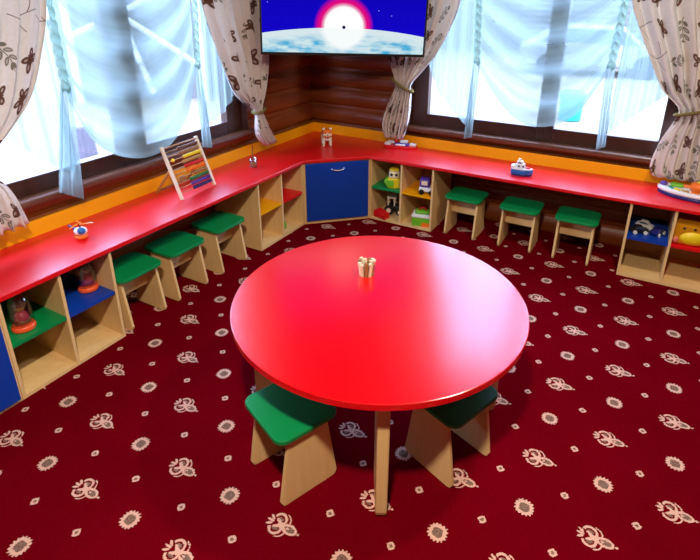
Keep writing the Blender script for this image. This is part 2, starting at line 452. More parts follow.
bm = new(); prism(bm, [(-2, .25), (2, .25), (2.05, .7), (1.2, .85), (.6, 1.35), (-1.0, 1.38), (-1.7, .95), (-2.05, .8)], -.8, .8, Matrix.Rotation(PI/2, 4, 'X')); obj('body', bm, 'car', root, bevel=.08)
bm = new(); prism(bm, [(1.0, .88), (.55, 1.27), (-.95, 1.3), (-1.45, .95)], -.81, .81, Matrix.Rotation(PI/2, 4, 'X')); obj('side_window', bm, 'carglass', root)
for sx in (-1.25, 1.25):
    for sy in (-.72, .72):
        bm = new(); cyl(bm, (sx, 0, 0), .31, .2, TR((0, sy, .31)) @ Matrix.Rotation(PI/2, 4, 'X')); obj('wheel', bm, 'black', root)
bm = new(); lathe(bm, [(.17, 0), (.19, .02), (.21, .42), (.23, .44), (.23, .48), (.18, .52), (.0, .54)]); tag(obj('outdoor_bin', bm, 'teal', smooth=True), 'green outdoor bin standing beyond the right window', 'bin').location = (1.62, 5.9, -.3)
M['birch'] = plain('white_timber', srgb(170, 160, 150), .7)
root = thing('timber_pergola', 'white timber pergola with crossed braces outside left window', 'pergola', (-6.2, 3.0, -.3), math.radians(40))
for k, (a, b) in enumerate((((-1.2, 0, 0), (-1.2, 0, 2.6)), ((1.2, 0, 0), (1.2, 0, 2.6)))):
    bm = new(); tube(bm, [a, b], .08, 6); obj('post', bm, 'birch', root)
for a, b in (((-1.2, 0, 2.4), (1.2, 0, .7)), ((-1.2, 0, 1.3), (1.2, 0, 2.4)), ((-.5, 0, 2.6), (.2, 0, .2))):
    bm = new(); tube(bm, [a, b], .06, 6); obj('brace', bm, 'birch', root)
bm = new(); box2(bm, (-1.5, -.1, 2.55), (1.5, .1, 2.7)); obj('beam', bm, 'birch', root)
bm = new(); box2(bm, (-1.6, .35, 0), (1.6, .45, 2.7)); obj('back_panel', bm, 'siding', root)
bm = new(); lathe(bm, [(.19, 0), (.15, .06), (.135, .3), (.14, .52), (.13, .545), (0, .55)], n=20); tag(obj('tree_stump', bm, 'bark'), 'dark grey tree stump close outside the left window', 'tree stump').location = (-3.4, -.22, -.3)

# ------------------------------------------------------------------ worktop and splash boards
CT, CB = .565, .540
bm = new(); prism(bm, [(.018, -3.95), (.492, -3.95), (.492, -.871), (.891, -.492), (3.72, -.492), (3.72, -.018), (.018, -.018)], CB, CT)
tag(obj('worktop', bm, 'red_top', bevel=.003), 'long red corner worktop running under both windows', 'worktop')
bm = new(); box2(bm, (.001, -3.95, .52), (.017, -.0005, .652)); tag(obj('splash_board', bm, 'yellow', bevel=.002), 'yellow upstand board along the left wall behind red worktop', 'splash board')
bm = new(); box2(bm, (.018, -.017, .52), (3.72, -.001, .652)); tag(obj('splash_board', bm, 'yellow', bevel=.002), 'yellow upstand board along the right wall behind red worktop', 'splash board')

# ------------------------------------------------------------------ shelf units
TH = .016
def shelf_unit(label, loc, rz, xs, shelves, sz=.300, H=.539, D=.44):
    """xs: left face of each upright; shelves: material+label per cell; front at local y=0"""
    root = thing('shelf_unit', label, 'shelf unit', loc, rz, 'open shelf units under the worktop')
    n = len(xs)
    for i, x in enumerate(xs):
        bm = new(); x0 = x - TH/2; box2(bm, (x0, 0, 0), (x0+TH, D, H)); obj('side_panel' if i in (0, n-1) else 'divider', bm, 'beech', root, bevel=.001)
    for i in range(n-1):
        a, b = xs[i]+TH/2, xs[i+1]-TH/2
        bm = new(); box2(bm, (a, .001, 0), (b, D-.007, .018)); obj('bottom_panel', bm, 'beech', root)
        bm = new(); box2(bm, (a, .004, sz-.018), (b, D-.007, sz)); obj('shelf_board', bm, shelves[i][0], root, label=shelves[i][1])
    bm = new(); box2(bm, (xs[0]+TH/2, D-.006, 0), (xs[-1]-TH/2, D, H)); obj('back_panel', bm, 'beech_dark', root)
    return root
def sl(s0, xs): return [s0 - x for x in xs]
G_, Y_, B_, R_ = ('green', 'green shelf board'), ('yellow', 'yellow shelf board'), ('blue', 'blue shelf board'), ('shelf_red', 'red shelf board')
shelf_unit('beech two-bay shelf unit with a green and a blue shelf', (.476, -3.201, 0), PI/2, [.008, .286, .572-.008], [G_, B_])
shelf_unit('beech two-bay shelf unit with a yellow and a red shelf', (.476, -1.431, 0), PI/2, [.008, .280, .557], [Y_, R_])
shelf_unit('beech two-bay shelf unit with a green and a yellow shelf', (.884, -.476, 0), 0, [.008, .289, .562], [G_, Y_])
shelf_unit('beech two-bay shelf unit with a blue and a red shelf', (2.846, -.476, 0), 0, [.008, .270, .542], [B_, R_])

def handle(parent, x, y, z, w=.10):
    bm = new(); tube(bm, [(x-w/2, y, z), (x-w/2, y-.018, z-.004), (x-w*.3, y-.026, z-.012), (x, y-.028, z-.015), (x+w*.3, y-.026, z-.012), (x+w/2, y-.018, z-.004), (x+w/2, y, z)], .005, 8)
    obj('handle', bm, 'chrome', parent, smooth=True, label='silver bow handle')
# corner cabinet (diagonal door)
root = thing('corner_cabinet', 'blue-doored corner cabinet set diagonally between the shelf units', 'cabinet')
bm = new(); prism(bm, [(.468, -.862), (.4765, -.862), (.882, -.4765), (.882, -.022), (.022, -.022), (.022, -.862)], 0, .539); obj('body', bm, 'beech', root)
dl = math.hypot(.4055, .3855); ang = math.atan2(.3855, .4055)
T = TR((.4765, -.862, 0), rz=ang)
bm = new(); box2(bm, (.016, -.017, .030), (dl-.014, -.001, .530), T)
d = obj('door', bm, 'blue', root, bevel=.002, label='blue door')
bm = new(); tube(bm, [T @ Vector(p) for p in ((dl/2-.05, -.017, .487), (dl/2-.05, -.034, .482), (dl/2-.03, -.042, .474), (dl/2, -.045, .471), (dl/2+.03, -.042, .474), (dl/2+.05, -.034, .482), (dl/2+.05, -.017, .487))], .0055, 8)
obj('handle', bm, 'chrome', d, smooth=True, label='silver bow handle')
# left cabinet
root = thing('low_cabinet', 'blue-doored low cabinet at the left end of the worktop', 'cabinet', (.476, -3.203, 0), PI/2)
bm = new(); box2(bm, (-.60, 0, .0), (0, .44, .539)); obj('body', bm, 'beech', root, bevel=.001)
bm = new(); box2(bm, (-.592, -.017, .024), (-.012, -.0005, .532)); d = obj('door', bm, 'blue', root, bevel=.002, label='blue door'); handle(d, -.3, -.017, .487)

# ------------------------------------------------------------------ stools
def make_stool(label, loc, rz, group):
    root = thing('stool', label, 'stool', loc, rz, group)
    bm = new(); prism(bm, rrect(.292, .272, .045), .312, .332); obj('seat', bm, 'green', root, bevel=.004, label='green seat')
    for s in (-1, 1):
        T = Matrix(((0, 0, 1, 0), (1, 0, 0, 0), (0, 1, 0, 0), (0, 0, 0, 1)))    # polygon (depth, height) extruded along x
        r = .022
        pts = [(-.085, .312), (-.128, .022), (-.120, .004), (-.104, 0), (.104, 0), (.120, .004), (.128, .022), (.085, .312)]
        bm = new(); prism(bm, pts, s*.118-.008, s*.118+.008, T); obj('leg', bm, 'beech', root, bevel=.002)
    bm = new(); box2(bm, (-.1098, -.008, .165), (.1098, .008, .3118)); obj('stretcher', bm, 'beech', root, bevel=.001)
    return root
GS = 'green stools under the worktop'
s0 = make_stool('green stool under left worktop beside the near shelf unit', (.345, -2.455, 0), PI/2, GS)
copy_thing(s0, 'green stool under left worktop, middle of three', (.345, -2.105, 0), PI/2)
copy_thing(s0, 'green stool under left worktop beside the yellow-shelf unit', (.345, -1.715, 0), PI/2)
copy_thing(s0, 'green stool under right worktop next to the green and yellow shelves', (1.690, -.335, 0), math.radians(-2))
copy_thing(s0, 'green stool under right worktop, middle of three', (2.126, -.335, 0), math.radians(-1))
copy_thing(s0, 'green stool under right worktop nearest the blue-shelf unit', (2.530, -.335, 0), 0)
a = copy_thing(s0, 'green stool half under round table, front left of its leg', (1.822, -2.882, 0), math.atan2(-.102, .248)); a['group'] = 'green stools at the round table'
b = copy_thing(s0, 'green stool under round table, right of its front leg', (2.345, -2.500, 0), math.atan2(.275, .102)); b['group'] = 'green stools at the round table'

# ------------------------------------------------------------------ round table
TC = (1.963, -2.418); TRr = .622; TZ = .600
root = thing('round_table', 'large round red children\'s table on beech plank legs', 'table', (*TC, 0))
bm = new(); n = 128
prism(bm, [(TRr*math.cos(2*PI*k/n), TRr*math.sin(2*PI*k/n)) for k in range(n)], TZ-.028, TZ)
obj('tabletop', bm, 'red', root, bevel=.003, label='glossy red round top')
la = math.atan2(-.479, .269)
for k in range(4):
    T = TR((0, 0, 0), rz=la + k*PI/2)
    bm = new(); P = T @ Matrix(((1, 0, 0, 0), (0, 0, 1, 0), (0, 1, 0, 0), (0, 0, 0, 1)))
    prism(bm, [(.36, TZ-.0285), (.36, .02), (.38, 0), (.535, 0), (.550, .012), (.555, .03), (.555, TZ-.0285)], -.022, .022, P)
    obj('leg', bm, 'beech', root, bevel=.006)
for k in range(2):
    bm = new(); box2(bm, (-.36, -.012, TZ-.10), (.36, .012, TZ-.0285), TR((0, 0, 0), rz=la + k*PI/2)); obj('rail', bm, 'beech', root)

# peg holder on the table
root = thing('peg_holder', 'little ring of pale wooden pegs standing on the round table', 'peg holder', (1.82, -2.265, TZ))
for k in range(11):
    a = 2*PI*k/11; r = .030; h = .056 + .012*((k*7) % 4)/3
    bm = new(); box(bm, (0, 0, h/2), (.0135, .010, h), TR((r*math.cos(a), r*math.sin(a), 0), rx=.10*math.sin(a)*-1, ry=.10*math.cos(a), rz=a+PI/2))
    cyl(bm, (0, 0, h+.002), .0085, .012, TR((r*1.15*math.cos(a), r*1.15*math.sin(a), 0), rz=a), 10)
    obj('peg', bm, 'cream' if k % 3 else 'bead_tan', root, bevel=.002)
bm = new(); lathe(bm, [(.022, 0), (.023, .042), (.021, .042), (.019, .004), (0, .004)]); obj('cup', bm, 'bead_brown', root, smooth=True)

# ------------------------------------------------------------------ television
tvw, tvh = 1.325, .765
TV0 = Vector((.281, -1.070, 1.401)); TV1 = Vector((1.235, -.269, 1.364))
mid = (TV0+TV1)/2
dirx = (TV1-TV0).normalized(); nrm = Vector((dirx.y, -dirx.x, 0)).normalized(); up = nrm.cross(dirx)*-1
if up.z < 0: up = -up
root = thing('television', 'large flat television hung across the corner showing a sunrise', 'television')
root.matrix_world = Matrix(((dirx.x, -nrm.x, up.x, mid.x), (dirx.y, -nrm.y, up.y, mid.y), (dirx.z, -nrm.z, up.z, mid.z), (0, 0, 0, 1)))
tvw = (TV1-TV0).length
bm = new(); box2(bm, (-tvw/2, .004, 0), (tvw/2, .045, tvh)); obj('body', bm, 'black', root, bevel=.004)
bm = new(); bz = .013
box2(bm, (-tvw/2, -.004, 0), (tvw/2, .004, bz+.006)); box2(bm, (-tvw/2, -.004, tvh-bz), (tvw/2, .004, tvh))
box2(bm, (-tvw/2, -.004, bz+.006), (-tvw/2+bz, .004, tvh-bz)); box2(bm, (tvw/2-bz, -.004, bz+.006), (tvw/2, .004, tvh-bz))
obj('bezel', bm, 'black', root)
me = bpy.data.meshes.new('screen'); x0, x1, z0, z1 = -tvw/2+bz, tvw/2-bz, bz+.006, tvh-bz
me.from_pydata([(x0, -.001, z0), (x1, -.001, z0), (x1, -.001, z1), (x0, -.001, z1)], [], [(0, 1, 2, 3)])
uvl = me.uv_layers.new(name='UVMap')
for i, (u, v) in enumerate(((0, 0), (x1-x0, 0), (x1-x0, z1-z0), (0, z1-z0))): uvl.data[i].uv = (u, v)
me.materials.append(M['screen']); o = bpy.data.objects.new('screen', me); COL.objects.link(o); o.parent = root; o['label'] = 'lit screen with sunrise over a planet'
bm = new(); box2(bm, (-.2, .045, .25), (.2, .06, .55)); box2(bm, (-.03, .06, .36), (.03, .62, .44)); obj('wall_bracket', bm, 'black', root)

# ------------------------------------------------------------------ curtains
def interp(pts, t):
    """pts: list of (z, a) sorted from top down; smooth (Catmull-Rom) in parameter t = z"""
    n = len(pts)
    if t >= pts[0][0]: i = 0
    elif t <= pts[-1][0]: i = n-2
    else: i = next(k for k in range(n-1) if pts[k+1][0] <= t <= pts[k][0])
    (z1, a1), (z2, a2) = pts[i], pts[i+1]
    u = (t-z1)/(z2-z1); u = min(1.15, max(-.15, u))
    m1 = (a2-pts[i-1][1])/(z2-pts[i-1][0]) if i > 0 else (a2-a1)/(z2-z1)
    m2 = (pts[i+2][1]-a1)/(pts[i+2][0]-z1) if i+2 < n else (a2-a1)/(z2-z1)
    h = z2-z1
    return (2*u**3-3*u**2+1)*a1 + (u**3-2*u**2+u)*h*m1 + (-2*u**3+3*u**2)*a2 + (u**3-u**2)*h*m2
def grid_obj(name, f, nu, nv, uvf, mat, parent, label=None, solid=0):
    me = bpy.data.meshes.new(name)
    vs = [f(i/nu, j/nv) for j in range(nv+1) for i in range(nu+1)]
    fs = [(j*(nu+1)+i, j*(nu+1)+i+1, (j+1)*(nu+1)+i+1, (j+1)*(nu+1)+i) for j in range(nv) for i in range(nu)]
    me.from_pydata(vs, [], fs); uvl = me.uv_layers.new(name='UVMap')
    for p in me.polygons:
        p.use_smooth = True
        for li in p.loop_indices:
            vi = me.loops[li].vertex_index
            uvl.data[li].uv = uvf((vi % (nu+1))/nu, (vi//(nu+1))/nv)
    me.materials.append(M[mat]); o = bpy.data.objects.new(name, me); COL.objects.link(o); o.parent = parent
    if solid:
        s = o.modifiers.new('cloth', 'SOLIDIFY'); s.thickness = solid
    if label: o['label'] = label
    return o
def place(axis):
    return (lambda a, d, z: (d, a, z)) if axis == 0 else (lambda a, d, z: (a, -d, z))
def curtain(label, axis, e0, e1, zt, zb, tie, clothw, folds, depth=.15, off=0, seed=0):
    """e0/e1: left/right edge curves [(z,a)...]; tie: (a, z, halfwidth)"""
    root = thing('curtain', label, 'curtain', (0, 0, 0), 0, 'butterfly print curtains')
    P = place(axis)
    rnd = random.Random(seed); ph = rnd.random()*6; k2 = rnd.uniform(.3, .7)
    def f(u, v):
        z = zt + (zb-zt)*v
        a0, a1 = interp(e0, z), interp(e1, z); w = abs(a1-a0)
        near = math.exp(-((z-tie[1])/.10)**2)
        amp = min(.048, .012 + .10*clothw/folds*max(0, 1-w/clothw))*(1-.55*near)
        uu = u + .018*math.sin(2*PI*folds*u+ph)*(1 - near)*4*u*(1-u)
        d = depth + amp*math.sin(2*PI*folds*u + ph + .6*math.sin(3*v+ph)) + amp*.45*math.sin(2*PI*folds*k2*2.7*u + 4*v)
        return P(a0 + (a1-a0)*uu, d, z + .008*math.sin(2*PI*folds*u+1)*v)
    grid_obj('drape', f, 110, 90, lambda u, v: (u*clothw + seed*.37, (zt-(zt-zb)*v)*1.0 + seed*.61), 'print', root, solid=.0015)
    # tie band around the gathered cloth
    bm = new(); ta, tz, hw, slope = tie
    pts = []
    for k in range(33):
        a = 2*PI*k/32
        pts.append(P(ta + hw*math.cos(a), depth + .046*math.sin(a), tz + slope*math.cos(a)))
    tube(bm, pts, .011, 8); obj('tie_band', bm, 'tie', root, smooth=True)
    return root
ZT = 2.98
curtain('cream butterfly curtain tied back at the corner side of left window', 0,
        [(ZT, -1.60), (1.772, -1.509), (1.336, -1.356), (1.125, -1.245), (1.02, -1.11), (.955, -1.022), (.76, -1.005), (.655, -.915)],
        [(ZT, -.885), (1.769, -.878), (1.372, -.835), (1.22, -.853), (1.06, -.895), (.95, -.942), (.80, -.885), (.655, -.800)], ZT, .655, (-.978, .955, .055, .012), 1.15, 7, seed=1)
curtain('cream butterfly curtain at the left end of left window', 0,
        [(ZT, -3.30), (1.5, -3.26), (1.2, -3.18), (1.05, -3.13), (.9, -3.16), (.73, -3.26)],
        [(ZT, -2.44), (1.777, -2.51), (1.526, -2.589), (1.314, -2.695), (1.144, -2.861), (1.04, -2.985), (.948, -2.906), (.867, -2.868), (.72, -2.835)], ZT, .70, (-3.06, 1.04, .085, .012), 1.3, 8, seed=2)
curtain('cream butterfly curtain behind the television edge on right window', 1,
        [(ZT, .80), (1.6, .84), (1.318, .883), (1.18, .93), (1.089, .945), (.90, .868), (.74, .833), (.645, .862)],
        [(ZT, 1.60), (1.782, 1.469), (1.579, 1.405), (1.378, 1.300), (1.258, 1.200), (1.12, 1.085), (1.042, 1.090), (.82, 1.078), (.70, 1.046), (.645, 1.02)], ZT, .648, (1.005, 1.115, .095, -.05), 1.25, 7, seed=3)
curtain('cream butterfly curtain tied back at the right end of right window', 1,
        [(ZT, 2.52), (1.796, 2.614), (1.631, 2.682), (1.433, 2.783), (1.232, 2.897), (1.135, 3.000), (1.085, 3.012), (.889, 2.944), (.70, 2.915), (.64, 2.945)],
        [(ZT, 3.50), (1.5, 3.46), (1.3, 3.38), (1.15, 3.28), (1.0, 3.34), (.8, 3.42), (.64, 3.45)], ZT, .64, (3.14, 1.125, .145, .045), 1.35, 8, depth=.122, seed=4)

def polyline(pts, n):
    """resample by arc length"""
    L = [0]
    for a, b in zip(pts, pts[1:]): L.append(L[-1] + math.hypot(a[0]-b[0], a[1]-b[1]))
    def at(t):
        s = t*L[-1]
        i = next((k for k in range(len(L)-1) if L[k] <= s <= L[k+1]), len(L)-2)
        u = (s-L[i])/max(1e-9, L[i+1]-L[i])
        return (pts[i][0]+(pts[i+1][0]-pts[i][0])*u, pts[i][1]+(pts[i+1][1]-pts[i][1])*u)
    return at
def sheer(label, axis, gl, gr, hem, tail_l, tail_r, hem_l, hem_r, depth=.075):
    """gl/gr: [(a,z) top, (a,z) bottom] of gathered tapes; hem: swag hem from gl bottom to gr bottom"""
    root = thing('sheer_curtain', label, 'sheer curtain', (0, 0, 0), 0, 'sheer swag curtains')
    P = place(axis)
    hm = polyline(hem, 0)
    def smooth_hem(t):
        q = [hm(min(1, max(0, t+d))) for d in (-.05, -.025, 0, .025, .05)]
        return (sum(x[0] for x in q)/5, sum(x[1] for x in q)/5)
    ZT2 = 2.95
    def lerp2(a, b, t): return (a[0]+(b[0]-a[0])*t, a[1]+(b[1]-a[1])*t)
    def swag(u, v):
        l = lerp2((gl[0][0], ZT2), gl[1], min(1, v)); r = lerp2((gr[0][0], ZT2), gr[1], min(1, v))
        h = smooth_hem(u); c0 = lerp2(gl[1], gr[1], u)
        sag = ((c0[1]-h[1]), (h[0]-c0[0]))
        b = lerp2(l, r, u); k = v**1.25
        bell = (4*u*(1-u))**.6
        d = depth + bell*(.012 + .020*v)*math.sin(2*PI*9.0*v + 1.5*math.sin(PI*u)) + .006*math.sin(2*PI*6*u)*(1-v)
        return P(b[0]+sag[1]*k, d + .02*bell*v, b[1]-sag[0]*k)
    grid_obj('swag', swag, 70, 110, lambda u, v: (u, v), 'sheer', root)
    for tape, side in ((gl, 'l'), (gr, 'r')):
        t0 = (tape[0][0] + (tape[0][0]-tape[1][0])*.6, ZT2)
        def tp(u, v, t0=t0, tape=tape):
            c = lerp2(t0, tape[1], v); q = v*26.0; ru = abs(math.sin(PI*q))
            wd = .040 + .016*ru
            return P(c[0] + (u-.5)*wd, depth + .022 + .016*ru*math.sin(PI*min(1, max(0, u))) , c[1] + .010*math.sin(u*PI*2.0))
        grid_obj('gathering_tape', tp, 10, 260, lambda u, v: (u, v), 'tape', root)
    for tape, (q0, q1), hs in ((gl, tail_l, hem_l), (gr, tail_r, hem_r)):
        top = tape[1]
        def tf(u, v, top=top, q0=q0, q1=q1):
            a = top[0] + (u-.5)*.06; b = lerp2(q0, q1, u); k = v
            w = 1 if v < .3 else 1 + .15*math.sin((v-.3)*3)
            return P(a + (b[0]-a)*k, depth + .02 + .013*math.sin(u*2*PI*2.5 + v)*(.3+v), top[1]+.03 + (b[1]-top[1]-.03)*k)
        grid_obj('tail', tf, 36, 40, lambda u, v: (v*.6, u*.35), 'sheer_tail', root)
        # half swag from tape out to the curtain
        hp = polyline(hs, 0)
        def sp(u, v, hp=hp, tape=tape):
            h = hp(u); t = lerp2((tape[0][0] + (tape[0][0]-tape[1][0])*.6, ZT2), (hs[-1][0], ZT2), u)
            if u < .0001: pass
            mid_ = lerp2(t, h, v)
            # first column follows the tape itself
            c = lerp2((tape[0][0] + (tape[0][0]-tape[1][0])*.6, ZT2), (hs[0][0], hs[0][1]), v)
            m_ = math.exp(-u*4)
            a = mid_[0]*(1-m_) + c[0]*m_
            return P(a, depth + .012*math.sin(u*2*PI*5 + 2*v)*(.4+.6*v), mid_[1])
        grid_obj('side_swag', sp, 70, 60, lambda u, v: (v, u*.9), 'sheer', root)
    return root
sheer('pale blue sheer swag curtain across the left window', 0, [(-2.482, 1.738), (-2.464, 1.314)], [(-1.445, 1.733), (-1.520, 1.336)],
      [(-2.464, 1.314), (-2.422, 1.154), (-2.381, 1.024), (-2.284, .928), (-2.136, .858), (-1.988, .839), (-1.835, .882), (-1.653, 1.044), (-1.520, 1.336)],
      ((-2.625, .80), (-2.475, .70)), ((-1.556, .790), (-1.455, .760)),
      [(-2.475, .93), (-2.50, .86), (-2.63, .922), (-2.738, 1.034), (-2.83, 1.14), (-3.0, 1.25)], [(-1.50, .90), (-1.44, .935), (-1.33, .955), (-1.258, .992), (-1.12, 1.12)])
sheer('pale blue sheer swag curtain across the right window', 1, [(1.553, 1.783), (1.608, 1.316)], [(2.600, 1.764), (2.555, 1.345)],
      [(1.608, 1.316), (1.70, 1.18), (1.837, 1.027), (1.967, .915), (2.113, .885), (2.270, .918), (2.407, 1.035), (2.515, 1.27), (2.555, 1.345)],
      ((1.553, .715), (1.612, .735)), ((2.552, .765), (2.61, .80)),
      [(1.60, .80), (1.541, .794), (1.432, .869), (1.28, 1.052), (1.207, 1.241), (1.15, 1.35)], [(2.60, .86), (2.638, .893), (2.76, 1.006), (2.896, 1.161), (3.0, 1.25)])

# ------------------------------------------------------------------ abacus
ax = Vector((.307, -1.968, 0)); bx_ = Vector((.286, -1.655, 0)); w = (bx_-ax).length
root = thing('abacus', 'wooden bead abacus leaning on its stand on left worktop', 'abacus', (ax.x, ax.y, CT), math.atan2(bx_.y-ax.y, bx_.x-ax.x))
lean = .36; HH = .362      # frame leans away from the room (local +y)
LT = Matrix.Rotation(-lean, 4, 'X')
for x in (0, w):
    bm = new(); box2(bm, (x-.010, -.009, 0.004), (x+.010, .009, HH), LT); obj('side_bar', bm, 'cream', root, bevel=.003)
bm = new(); tube(bm, [LT @ Vector((.01, 0, HH-.015)), LT @ Vector((w-.01, 0, HH-.015))], .007); obj('top_bar', bm, 'bead_tan', root)
ym = math.sin(lean)*HH*.60; zm = math.cos(lean)*HH*.60
for x in (.0, w):
    bm = new(); tube(bm, [(x+.015*(1 if x == 0 else -1), ym, zm), (x+.015*(1 if x == 0 else -1), .235, .008)], .009, 6); obj('stand_leg', bm, 'gold', root)
bm = new(); tube(bm, [(.012, .228, .02), (w-.012, .228, .02)], .006, 6); obj('stand_bar', bm, 'bead_tan', root)
rows = ['bead_brown', 'bead_tan', 'tyel', 'gold', 'tred', 'orange', 'bead_tan', 'bead_green', 'purple', 'navy']
bm = new(); lathe(bm, [(.004, -.0085), (.0105, -.005), (.0115, 0), (.0105, .005), (.004, .0085)], TR(ry=PI/2), 12); bead_me = None
for i, mt in enumerate(rows):
    zz = HH - .042 - i*.0305
    bm2 = new(); tube(bm2, [LT @ Vector((.008, 0, zz)), LT @ Vector((w-.008, 0, zz))], .0025, 6); obj('rod', bm2, 'gold', root)
    gap = {2: [0], 3: [], 6: [0, 1, 2]}.get(i, [])
    for k in range(10):
        x = w - .02 - k*.0178 if k < 10-len(gap) else .03 + (9-k)*.0178 + .02
        me = bpy.data.meshes.get('bead_'+mt)
        if me is None:
            b0 = new(); lathe(b0, [(.004, -.0085), (.0115, -.005), (.0128, 0), (.0115, .005), (.004, .0085)], TR(ry=PI/2), 12)
            o = obj('bead', b0, mt, root, smooth=True); o.data.name = 'bead_'+mt
        else:
            o = bpy.data.objects.new('bead', me); COL.objects.link(o); o.parent = root
        o.location = LT @ Vector((x, 0, zz))
bm.free()

# ------------------------------------------------------------------ toys
root = thing('toy_helicopter', 'small blue and white toy helicopter with orange rotor on worktop', 'toy', (.262, -2.640, CT), math.radians(30)); root.scale = (.88, .88, .88)
bm = new(); lathe(bm, [(.0, 0), (.030, .002), (.038, .014), (.036, .026), (.0, .028)]); obj('base', bm, 'orange', root, smooth=True)
bm = new(); ball(bm, (0, 0, .050), (.040, .036, .028)); obj('body', bm, 'white', root, smooth=True)
bm = new(); ball(bm, (.012, -.014, .056), (.026, .024, .022)); obj('windscreen', bm, 'tblue', root, smooth=True)
bm = new(); tube(bm, [(-.03, .01, .055), (-.085, .03, .075)], [.012, .005]); obj('tail_boom', bm, 'navy', root)
bm = new(); cyl(bm, (0, 0, .085), .005, .03); obj('mast', bm, 'black', root)
for k in range(3):
    bm = new(); box(bm, (.038, 0, .099), (.075, .014, .004), TR(rz=k*2*PI/3+.4, rx=.1)); obj('rotor_blade', bm, 'orange', root)

root = thing('glass_cup', 'small clear cup holding a thin stick on the left worktop', 'cup', (.254, -1.205, CT))
bm = new(); lathe(bm, [(.024, 0), (.030, .005), (.031, .075), (.028, .075), (.026, .008), (0, .008)]); obj('cup_body', bm, 'clear', root, smooth=True)
bm = new(); lathe(bm, [(0, .009), (.025, .010), (.026, .034), (0, .035)]); obj('filling', bm, 'gold', root, smooth=True)
bm = new(); tube(bm, [(.004, 0, .03), (-.012, .01, .10), (-.01, .016, .17)], .0035, 6); tag(obj('stick', bm, 'bead_brown'), 'thin dark stick standing in the small clear cup', 'stick').location = (.254, -1.205, CT)

root = thing('toy_tiger', 'small orange and white toy tiger standing in the corner', 'toy animal', (.405, -.395, CT+.007), math.radians(-52))
bm = new(); ball(bm, (-.03, 0, .085), (.062, .036, .036)); ball(bm, (.025, 0, .085), (.036, .038, .042)); obj('body', bm, 'orange', root, smooth=True)
for x in (-.07, .035):
    for y in (-.026, .026):
        bm = new(); tube(bm, [(x, y, .08), (x+.004, y*1.1, .045), (x+.004, y*1.15, .008), (x+.014, y*1.15, .004)], [.018, .014, .012, .012]); obj('leg', bm, 'cream', root, smooth=True)
bm = new(); ball(bm, (.068, 0, .125), (.036, .040, .036)); hd = obj('head', bm, 'orange', root, smooth=True)
bm = new(); ball(bm, (.098, 0, .113), (.016, .024, .017)); ball(bm, (.085, .024, .112), (.014, .014, .014)); ball(bm, (.085, -.024, .112), (.014, .014, .014)); obj('muzzle', bm, 'cream', hd, smooth=True)
for ey in (.03, -.03):
    bm = new(); ball(bm, (.062, ey, .157), (.008, .013, .014)); obj('ear', bm, 'cream', hd, smooth=True)
for ey in (.015, -.015):
    bm = new(); ball(bm, (.099, ey, .132), .005); obj('eye', bm, 'black', hd)
bm = new(); ball(bm, (.113, 0, .118), .006); obj('nose', bm, 'black', hd)
bm = new()
for k in range(5):
    x = -.075 + k*.026
    tube(bm, [(x, .038*math.cos(a), .086+.0385*math.sin(a)) for a in [PI*j/8 for j in range(1, 8)]], .004, 5)
obj('stripes', bm, 'bead_brown', root)
bm = new(); ball(bm, (.03, 0, .068), (.03, .03, .024)); obj('chest', bm, 'white', root, smooth=True)
bm = new(); tube(bm, [(-.085, 0, .09), (-.11, .01, .075), (-.125, .02, .09), (-.13, .025, .12)], [.009, .008, .008, .007]); obj('tail', bm, 'orange', root, smooth=True)

root = thing('toy_raft', 'flat red and white toy boat below the curtain behind television', 'toy boat', (1.00, -.115, CT), math.radians(9))
hull = [(-.15, -.035), (-.12, -.055), (.08, -.055), (.15, -.02), (.15, .02), (.08, .055), (-.12, .055), (-.15, .035)]
bm = new(); prism(bm, hull, 0, .022); obj('hull', bm, 'tred', root, bevel=.004)
bm = new(); box2(bm, (-.06, -.03, .0225), (.07, .03, .036)); obj('deck', bm, 'purple', root, bevel=.004)
for c, s in (((-.115, -.02, .032), (.055, .05, .018)), ((-.10, .03, .034), (.06, .03, .022)), ((.02, .02, .05), (.07, .03, .027)), ((.105, 0, .034), (.06, .045, .022)), ((0, -.037, .031), (.09, .012, .016))):
    bm = new(); box(bm, c, s); obj('block', bm, 'white', root, bevel=.006, label='white block')
bm = new(); ball(bm, (-.05, .01, .05), (.016, .016, .018)); obj('knob', bm, 'tred', root, smooth=True)

root = thing('toy_boat', 'blue and white toy boat standing on right worktop', 'toy boat', (2.090, -.335, CT), math.radians(3))
hull = [(-.075, -.030), (-.06, -.042), (.03, -.042), (.065, -.025), (.085, 0), (.065, .025), (.03, .042), (-.06, .042), (-.075, .030)]
bm = new(); prism(bm, [(x*.93, y*.92) for x, y in hull], 0, .014); obj('keel', bm, 'navy', root, bevel=.003)
bm = new(); prism(bm, hull, .0142, .048); obj('hull', bm, 'tblue', root, bevel=.006)
bm = new(); prism(bm, [(x*.97, y*.97) for x, y in hull], .0482, .056); ball(bm, (-.06, 0, .062), (.022, .03, .018)); obj('deck', bm, 'white', root, bevel=.002)
bm = new(); prism(bm, rrect(.065, .052, .014), .0562, .088, TR((-.012, 0, 0))); prism(bm, rrect(.045, .042, .012), .088, .108, TR((-.016, 0, 0))); cb = obj('cabin', bm, 'white', root, bevel=.004)
bm = new(); box2(bm, (.006, -.0275, .066), (.018, -.0255, .078)); box2(bm, (-.026, -.0275, .066), (-.012, -.0255, .078)); box2(bm, (-.03, -.022, .092), (-.006, -.0205, .102)); obj('cabin_window', bm, 'navy', cb)
bm = new(); cyl(bm, (-.02, 0, .116), .010, .018); obj('funnel', bm, 'cream', root, smooth=False)
bm = new(); lathe(bm, [(.0, .057), (.02, .057), (.018, .064), (.0, .066)], TR((.042, 0, 0))); obj('hatch', bm, 'tred', root)

